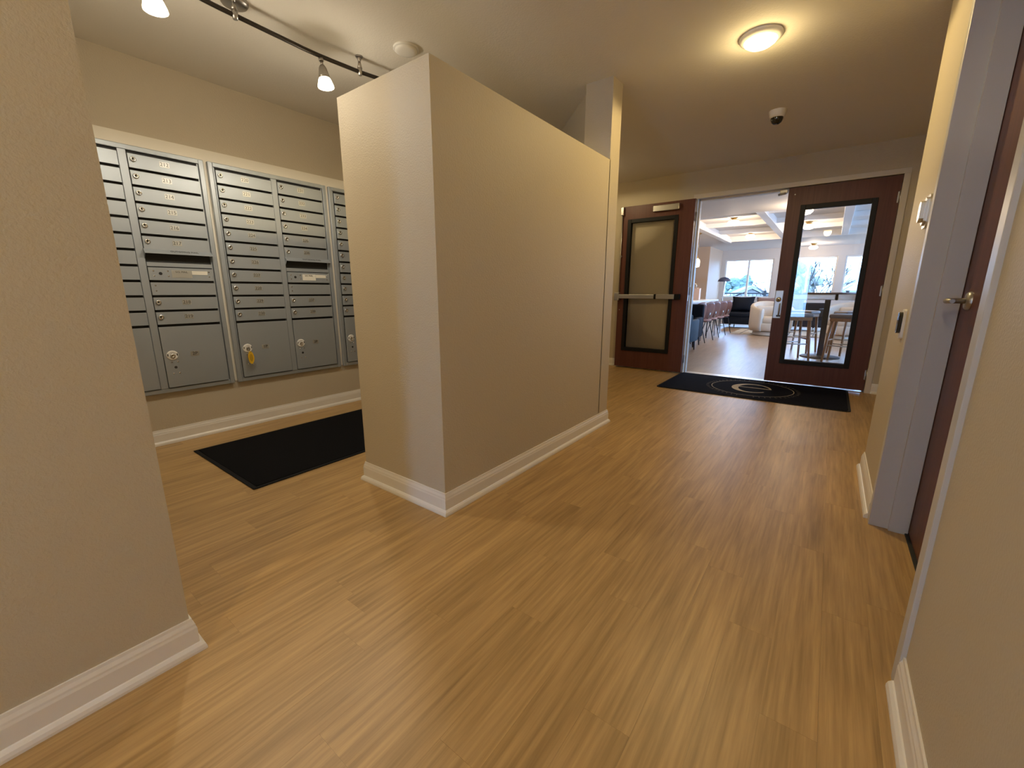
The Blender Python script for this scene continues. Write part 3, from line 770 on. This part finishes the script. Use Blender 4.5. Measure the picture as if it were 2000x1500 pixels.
# lounge ceiling lights
def lounge_light(x, y, label, z=LH, power=P_LOUNGE):
    f = thing('ceiling_light', label, 'ceiling light', (x, y, z), group=None)
    MB().lathe([(.07, 0), (.07, -.02), (.05, -.03), (.05, -.05), (.085, -.056), (.085, -.066)], n=24).build('fitter', M_brass, f)
    MB().lathe([(.07, -.064), (.095, -.078), (.118, -.105), (.115, -.130), (.085, -.158), (.04, -.170), (0, -.172)], n=24).build('glass_globe', M_lshade, f)
    light('lamp_bulb', 'POINT', (0, 0, -.26), power, LOUNGEC, f, .10)
lounge_light(-1.90, 10.45, 'opal lounge ceiling light nearer the doorway, above the dining chairs', LH + .15)
lounge_light(-1.97, 13.25, 'opal lounge ceiling light farther along, above the dark sofa', LH + .15)
lounge_light(-.545, 8.75, 'opal lounge ceiling light nearest the closed door leaf', LH)
lounge_light(-.64, 12.1, 'opal lounge ceiling light in the coffer seen through door glass', LH + .15)
lounge_light(-.645, 15.9, 'opal lounge ceiling light close to the windows', LH)
sv = thing('smoke_detector', 'grey smoke detector on the lounge ceiling near the windows', 'smoke detector', (-1.02, 14.9, LH))
MB().lathe([(.12, 0), (.12, -.02), (.10, -.035), (0, -.038)], n=24).build('cover', M_bluegrey, sv)
MB().lathe([(.04, -.036), (.035, -.045), (0, -.046)], n=16).build('sensor_cap', M_white, sv)

# pendant
pd = thing('pendant_lamp', 'small glowing glass pendant on a long cord in the lounge', 'pendant lamp', (-2.83, 11.5, LH))
MB().lathe([(.06, 0), (.055, -.015), (.012, -.03)], n=20).build('canopy', M_brass, pd)
MB().cyl((0, 0, -.02), (0, 0, -.57), .005, n=8).build('cord', M_brass, pd)
MB().lathe([(.010, -.55), (.022, -.56), (.026, -.61), (.022, -.62)], n=16).build('socket', M_brass, pd)
MB().lathe([(.022, -.60), (.060, -.63), (.068, -.68), (.068, -.76), (.058, -.80), (0, -.81)], n=24).build('glass_shade', M_lshade, pd)
light('lamp_bulb', 'POINT', (0, 0, -.88), 8, LOUNGEC, pd, .06)

# kitchen counter, faucet, canister
kc = thing('kitchen_counter', 'white counter with a thin stone top behind the round-backed chairs', 'counter', (-2.85, 10.35, 0))
MB().box((-.55, -1.25, .80), (.50, 1.72, .845), .004, 1).build('worktop', M_stone, kc)
MB().box((-.50, -1.15, 0), (.12, 1.60, .80), .003, 1).build('base_panel', M_counter, kc)
MB().box((-.48, -1.13, 0), (.128, 1.58, .09), .003, 1).build('toe_kick', M_trim, kc)
fc = thing('faucet', 'chrome gooseneck faucet on the lounge counter', 'faucet', (-2.78, 10.9, .845))
MB().cyl((0, 0, 0), (0, 0, .03), .022).build('faucet_base', M_chrome, fc)
MB().tube([(0, 0, .02), (0, 0, .32)] + [(.07 - .07 * cos(a), 0, .32 + .07 * sin(a)) for a in [pi * k / 8 for k in range(1, 8)]] + [(.14, 0, .29)], .011, 8).build('spout', M_chrome, fc)
MB().cyl((0, -.02, .06), (0, -.08, .09), .007).build('lever', M_chrome, fc)
cn = thing('canister', 'square peach canister on the lounge counter', 'canister', (-2.66, 11.1, .845))
MB().box((-.065, -.065, 0), (.065, .065, .25), .008).build('body', M_peachbox, cn)
MB().box((-.067, -.067, .25), (.067, .067, .275), .006).lathe([(.015, .275), (.02, .29), (0, .295)], n=12).build('lid', M_peachbox, cn)

# round-backed dining chairs
def round_chair():
    c = thing('dining_chair', '', 'chair', group='round-backed chairs along the counter')
    # local: faces -x; back at +x side
    sb = MB().lathe([(0, .0), (.19, .0), (.21, .012), (.205, .035), (.16, .05), (0, .052)], (0, 0, .42), 28)
    sb.build('seat', M_pinkpad, c)
    bk = MB(); rows = []
    n = 28
    prof = [(0.0, 0), (.16, .0), (.205, .004), (.215, .011), (.205, .018), (.16, .022), (0, .022)]
    t = MB().lathe([(0, 0), (.17, 0), (.20, .003), (.212, .011), (.20, .019), (.17, .022), (0, .022)], (0, 0, 0), 28, 'X')
    for v in t.bm.verts:
        y, z = v.co.y, v.co.z
        v.co.x += .18 - y * y * 1.4 + z * .22
        v.co.z = z * 1.02 + .615
    t.build('backrest', M_chair, c)
    MB().tube([(.10, -.0, .435), (.17, 0, .44), (.215, 0, .50), (.235, 0, .60)], .012, 8).build('back_bracket', M_steel, c)
    for sx in (-1, 1):
        for sy in (-1, 1):
            MB().cyl((sx * .12, sy * .12, .425), (sx * .20, sy * .19, 0), .011, .008, 8).build('leg', M_rail, c)
    MB().tube([(.13, -.13, .40), (.13, .13, .40)], .008, 6).tube([(-.13, -.13, .40), (-.13, .13, .40)], .008, 6).build('leg_frame', M_rail, c)
    return c
ch0 = round_chair()
ordn = ['first', 'second', 'third', 'fourth', 'fifth']
for i, y in enumerate((9.22, 9.92, 10.60, 11.28, 11.98)):
    c = ch0 if i == 0 else copy_tree(ch0)
    c.location = (-2.255 + (0, .01, -.005, .01, 0)[i], y, 0); c.rotation_euler = (0, 0, radians((-32, -30, -33, -30, -31)[i]))
    c['label'] = 'rose-brown round-backed chair, %s from the doorway along the white counter' % ordn[i]

# teal armchair and the dark one behind it
def wing_chair(name, label, m, loc, rz, hb, w=.29, leg=True):
    c = thing(name, label, 'armchair', loc, rz)
    # local: faces +y, back at y=0
    MB().box((-w, 0, .17), (w, .10, hb), .035, 3, smooth=True).build('backrest', m, c)
    for s in (-1, 1):
        MB().box((min(s * w, s * (w - .09)), .06, .17), (max(s * w, s * (w - .09)), .56, .56), .03, 3, smooth=True).build('armrest', m, c)
    MB().box((-w + .09, .10, .22), (w - .09, .60, .42), .04, 3, smooth=True).build('seat_cushion', m, c)
    MB().box((-w + .02, .04, .17), (w - .02, .58, .24), .015, 2).build('seat_frame', m, c)
    for sx in (-1, 1):
        for sy in (.06, .52):
            MB().cyl((sx * (w - .06), sy, .18), (sx * (w - .045), sy - .01, 0), .018, .010, 10).build('leg', M_rail, c)
    return c
wing_chair('armchair', 'teal armchair seen from behind just inside the doorway', M_teal, (-2.15, 7.58, 0), 0, .66)
wing_chair('armchair', 'dark armchair facing the teal armchair by the counter', M_navy, (-2.26, 8.95, 0), pi, .80)

# sofa
so = thing('sofa', 'long navy sofa under the wide lounge window', 'sofa', (-1.30, 13.6, 0))
MB().box((-1.2, .02, .12), (1.2, .92, .34), .03, 3, smooth=True).build('base', M_navy, so)
for k in range(3):
    MB().box((-1.2 + .8 * k, 0, .33), (-.4 + .8 * k, .70, .455), .045, 4, smooth=True).build('seat_cushion', M_navy, so)
MB().box((-1.2, .70, .30), (1.2, .93, .74), .05, 4, smooth=True).build('backrest', M_navy, so)
MB().box((1.05, .0, .30), (1.22, .93, .60), .05, 4, smooth=True).build('armrest', M_navy, so)
for xx in (-1.0, 0.0, 1.0):
    for yy in (.10, .82): MB().cyl((xx, yy, .13), (xx, yy, 0), .022, .018, 10).build('leg', M_chrome, so)
def cushion(label, m, x, y, z, w, h, tilt):
    rows = []
    t = MB(); b = t.bm
    n = 8
    top = [[None] * (n + 1) for _ in range(n + 1)]
    for s in (1, -1):
        g = []
        for i in range(n + 1):
            r = []
            for j in range(n + 1):
                u, v = i / n * 2 - 1, j / n * 2 - 1
                pin = 1 - .10 * (1 - abs(u) ** 2) * abs(v) ** 3; pin2 = 1 - .10 * (1 - abs(v) ** 2) * abs(u) ** 3
                th = .09 * (max(0, (1 - u * u) * (1 - v * v))) ** .5
                r.append((u * w / 2 * pin2, s * th, v * h / 2 * pin))
            g.append(r)
        t.quads(g)
    bmesh.ops.remove_doubles(b, verts=b.verts, dist=1e-5); bmesh.ops.recalc_face_normals(b, faces=b.faces)
    for f in b.faces: f.smooth = True
    o = t.build('cushion', m, None, (x, y, z)); o.rotation_euler = (tilt, 0, 0)
    return tag(o, label, 'cushion')
cushion('navy cushion at the open end of the sofa', M_navy, -2.07, 14.05, .69, .60, .44, radians(-16))
cushion('taupe cushion in the middle of the navy sofa', M_brownp, -1.46, 14.05, .68, .56, .42, radians(-16))
cushion('taupe cushion at the far right of the navy sofa', M_brownp, -.86, 14.05, .68, .56, .42, radians(-16))

# cream swivel tub chairs
def tub(label, x, y, rz):
    c = thing('tub_chair', label, 'armchair', (x, y, .0135), rz)
    MB().lathe([(.36, 0), (.36, .085), (0, .085)], n=32).build('plinth', M_cream, c)
    R = .46; n = 26; rows = []
    a0, a1 = radians(-42), radians(222)          # opening towards -y
    ring = []
    for k in range(n + 1):
        a = a0 + (a1 - a0) * k / n
        s = max(0, sin((a - a0) / (a1 - a0) * pi)) ** 1.5
        top = .63 + .17 * s
        ro, ri = R, R - .11
        pr = [(ro * .93, .10), (ro, .20), (ro, top - .05), (ro - .02, top - .012), ((ro + ri) / 2, top), (ri + .02, top - .012), (ri, top - .05), (ri, .12)]
        ring.append([(r * cos(a), r * sin(a), z) for r, z in pr])
    t = MB().quads(ring, True)
    t.bm.verts.ensure_lookup_table(); vv = t.bm.verts
    t.bm.faces.new([vv[i] for i in range(8)]); t.bm.faces.new([vv[n * 8 + i] for i in range(8)])
    bmesh.ops.recalc_face_normals(t.bm, faces=t.bm.faces)
    for f in t.bm.faces: f.smooth = len(f.verts) == 4
    t.build('barrel_back', M_cream, c)
    MB().lathe([(0, .10), (.40, .10), (.42, .14), (.42, .26), (.40, .29), (0, .29)], n=32).build('seat_base', M_cream, c)
    MB().lathe([(0, .28), (.33, .28), (.36, .31), (.365, .38), (.33, .43), (0, .445)], (0, -.03, 0), 32).build('seat_cushion', M_cream, c)
    t = MB().box((-.27, .20, .42), (.27, .34, .68), .05, 4, smooth=True); t.build('back_cushion', M_cream, c)
    return c
tub('cream boucle swivel tub chair before the navy sofa', -1.13, 12.02, radians(28))
tub('cream boucle tub chair seen low through the door glass', .35, 12.0, radians(-20))

# rug
rgm = thing('area_rug', 'cream rug with thin dark grid lines by the sofa', 'rug', (-.75, 12.75, 0))
MB().box((-1.22, -.85, .0005), (1.35, .84, .012), .004, 1).build('rug_body', M_rug, rgm)
for xx in (-1.0, -.5, 0, .5, 1.0):
    MB().box((xx - .012, -.845, .011), (xx + .012, .835, .0128)).build('rug_stripe', M_rugline, rgm)
for yy in (-.78, -.30, .30, .78):
    MB().box((-1.215, yy - .012, .011), (1.345, yy + .012, .0126)).build('rug_stripe', M_rugline, rgm)

# floor lamp
fl = thing('floor_lamp', 'floor lamp with a dark dome shade behind the navy sofa', 'floor lamp', (-2.74, 14.62, 0))
MB().lathe([(0, 0), (.14, 0), (.14, .015), (.02, .025), (.01, .03)], n=24).build('base', M_steel, fl)
MB().cyl((0, 0, .02), (0, 0, 1.42), .010, n=10).build('pole', M_steel, fl)
MB().lathe([(.185, 1.35), (.17, 1.40), (.11, 1.46), (.04, 1.48), (0, 1.482), (.035, 1.475), (.105, 1.45), (.165, 1.39), (.18, 1.35)], n=28).build('lamp_shade', M_bluegrey, fl)

# high table and stools
ht = thing('high_table', 'round walnut-topped high table on a black column behind the door glass', 'table', (-.045, 8.42, 0))
MB().lathe([(0, .995), (.35, .995), (.365, 1.005), (.365, 1.022), (.355, 1.03), (0, 1.03)], n=40).build('tabletop', M_tabtop, ht)
MB().box((-.038, -.038, .02), (.038, .038, .995), .004).build('column', M_lite, ht)
MB().lathe([(0, .028), (.05, .028), (.255, .018), (.27, .010), (.27, 0), (0, 0)], n=40).build('base_plate', M_lite, ht)
def stool():
    c = thing('bar_stool', '', 'stool', group='wooden stools at the high table')
    MB().box((-.19, -.18, .66), (.19, .18, .72), .025, 3, smooth=True).build('seat', M_seatl, c)
    MB().box((-.175, -.165, .615), (.175, .165, .662), .004).build('seat_frame', M_stool, c)
    for sx in (-1, 1):
        for sy in (-1, 1):
            MB().cyl((sx * .150, sy * .140, .62), (sx * .195, sy * .180, 0), .021, .015, 10).build('leg', M_stool, c)
    a = .172; b = .158
    MB().cyl((-a, -b, .26), (a, -b, .26), .009, n=8).cyl((-a, b, .26), (a, b, .26), .009, n=8).build('footrest', M_steel, c)
    MB().cyl((-a, -b, .33), (-a, b, .33), .011, n=8).cyl((a, -b, .33), (a, b, .33), .011, n=8).build('stretcher', M_stool, c)
    return c
st0 = stool()
for i, (x, y, a, lab) in enumerate(((-.42, 7.86, 25, 'wooden bar stool on the near left of the high table'), (-.36, 9.0, -20, 'wooden bar stool behind the high table'), (.22, 7.92, -12, 'wooden bar stool on the right of the high table'), (.30, 9.0, 30, 'wooden bar stool at the far right of the high table'))):
    s = st0 if i == 0 else copy_tree(st0)
    s.location = (x, y, 0); s.rotation_euler = (0, 0, radians(a)); s['label'] = lab

# ================================================================== OUTSIDE
GZ = -3.0
struct('ground', MB().box((-120, LY1 + .2, GZ - .3), (120, 140, GZ)), M_grass, 'pale ground outside the lounge windows', 'ground')
struct('deck', MB().box((-6, LY1 + .2, -.25), (5, LY1 + 1.9, -.05)), M_deck, 'balcony deck outside the lounge windows', 'deck')
rl = thing('deck_railing', 'dark metal railing with balusters outside the lounge windows', 'railing', (0, LY1 + 1.75, -.05))
MB().box((-5, -.03, 1.00), (4.5, .03, 1.05), .004, 1).build('top_rail', M_rail, rl)
MB().box((-5, -.02, .10), (4.5, .02, .14), .004, 1).build('bottom_rail', M_rail, rl)
bal = MB().box((-.008, -.008, .14), (.008, .008, 1.0)).mesh('baluster', M_rail)
post = MB().box((-.045, -.045, 0), (.045, .045, 1.10), .004, 1).box((-.055, -.055, 1.10), (.055, .055, 1.13), .004, 1).mesh('post', M_rail)
for k in range(60):
    xx = -4.4 + k * .13
    link('baluster', bal, rl, (xx, 0, 0))
for xx in (-4.5, -2.05, .40, 2.85): link('post', post, rl, (xx, 0, 0))
def tree(name, label, x, y, z1, r, m, seed, leafy=True):
    rr = random.Random(seed)
    t = thing(name, label, 'tree', (x, y, GZ))
    h = z1 - GZ
    MB().cyl((0, 0, -.2), (0, 0, h * .75), r * .09, r * .03, 10).build('trunk', M_bark, t)
    b = bmesh.new()
    for k in range(46):
        u = rr.random(); a = rr.uniform(0, 2 * pi)
        zz = h * (.30 + .66 * u); rad = r * (1 - u) ** .6 * rr.uniform(.3, 1) * (1.0 if leafy else 1.2)
        s = r * rr.uniform(.12, .28)
        mt = Matrix.Translation((rad * cos(a), rad * sin(a), zz)) @ Matrix.Rotation(rr.uniform(0, 3), 4, 'X') @ Matrix.Diagonal((s, s * .8, s * 1.1, 1))
        bmesh.ops.create_icosphere(b, subdivisions=2, radius=1, matrix=mt)
    for v in b.verts: v.co += Vector((rr.uniform(-1, 1), rr.uniform(-1, 1), rr.uniform(-1, 1))) * r * .035
    me = bpy.data.meshes.new('crown'); b.to_mesh(me); b.free(); me.materials.append(m)
    link('crown', me, t)
def bare_tree(name, label, x, y, z1, r, seed):
    rr = random.Random(seed)
    t = thing(name, label, 'tree', (x, y, GZ)); h = z1 - GZ
    MB().cyl((0, 0, -.2), (0, 0, h * .5), r * .05, r * .035, 8).build('trunk', M_bark, t)
    mb = MB()
    def br(p, d, l, rad, lev):
        q = p + d * l
        mb.cyl(p, q, rad, rad * .6, 5, False)
        if lev == 0: return
        for k in range(3):
            nd = (d + Vector((rr.uniform(-.8, .8), rr.uniform(-.8, .8), rr.uniform(-.1, .6)))).normalized()
            br(q, nd, l * .68, rad * .6, lev - 1)
    for k in range(4): br(Vector((0, 0, h * (.35 + .04 * k))), Vector((rr.uniform(-.7, .7), rr.uniform(-.7, .7), 1)).normalized(), h * .22, r * .03, 3)
    o = mb.build('branches', M_bark, t)
R_ = lambda px, Y: Y * (px)
tree('leafy_tree', 'hazy green tree at the left of the wide window', -8.6, 42, 2.2, 1.9, M_leaf, 1)
tree('leafy_tree', 'hazy green tree at the mullion of the wide window', -5.6, 38, 2.3, 1.5, M_leaf, 2)
tree('leafy_tree', 'hazy low green tree between the window trees', -9.3, 55, 2.4, 2.9, M_leaf, 3)
tree('leafy_tree', 'taller pale tree at the right of the wide window', -3.0, 47, 3.8, 2.0, M_leaf2, 4)
tree('leafy_tree', 'pale rounded tree behind the door stile', -3.2, 62, 3.9, 3.4, M_leaf2, 5)
tree('leafy_tree', 'pale tree at the left of the second window', 3.4, 70, 3.4, 3.2, M_leaf2, 6)
bare_tree('bare_tree', 'leafless tree in the second lounge window', -.6, 21.5, 2.5, 1.6, 8)
bare_tree('bare_tree', 'leafless tree near the second window mullion', -1.35, 24.5, 2.7, 1.6, 9)
def house(label, x, y, w, dp, ze, zr, rz=0):
    h = thing('house', label, 'house', (x, y, GZ), rz)
    MB().box((-w / 2, -dp / 2, 0), (w / 2, dp / 2, ze - GZ)).build('house_wall', M_siding, h)
    e = .35
    MB().prism([(-w / 2 - e, ze - GZ - .05), (0, zr - GZ), (w / 2 + e, ze - GZ - .05), (w / 2 + e, ze - GZ + .1), (0, zr - GZ + .18), (-w / 2 - e, ze - GZ + .1)], -dp / 2 - e, dp / 2 + e, lambda a, b, c: Vector((a, c, b))).build('roof', M_roof, h)
    MB().prism([(-w / 2, ze - GZ - .1), (0, zr - GZ - .02), (w / 2, ze - GZ - .1)], -dp / 2, dp / 2, lambda a, b, c: Vector((a, c, b))).build('gable', M_siding, h)
    for xx in (-w * .25, w * .25):
        f = MB().box((xx - .5, -dp / 2 - .04, ze - GZ - 2.0), (xx + .5, -dp / 2 + .02, ze - GZ - .6), .02, 1).build('house_window', M_lbeam, h)
        MB().box((xx - .42, -dp / 2 - .05, ze - GZ - 1.92), (xx + .42, -dp / 2 - .03, ze - GZ - .68)).build('window_pane', M_bluegrey, f)
house('pale house with a low gabled roof beyond the railing', -4.4, 31, 5.0, 6, -.1, 1.2, radians(12))
house('long grey-roofed house in the right lounge windows', 5.0, 48, 16, 9, 1.0, 2.8, radians(90))
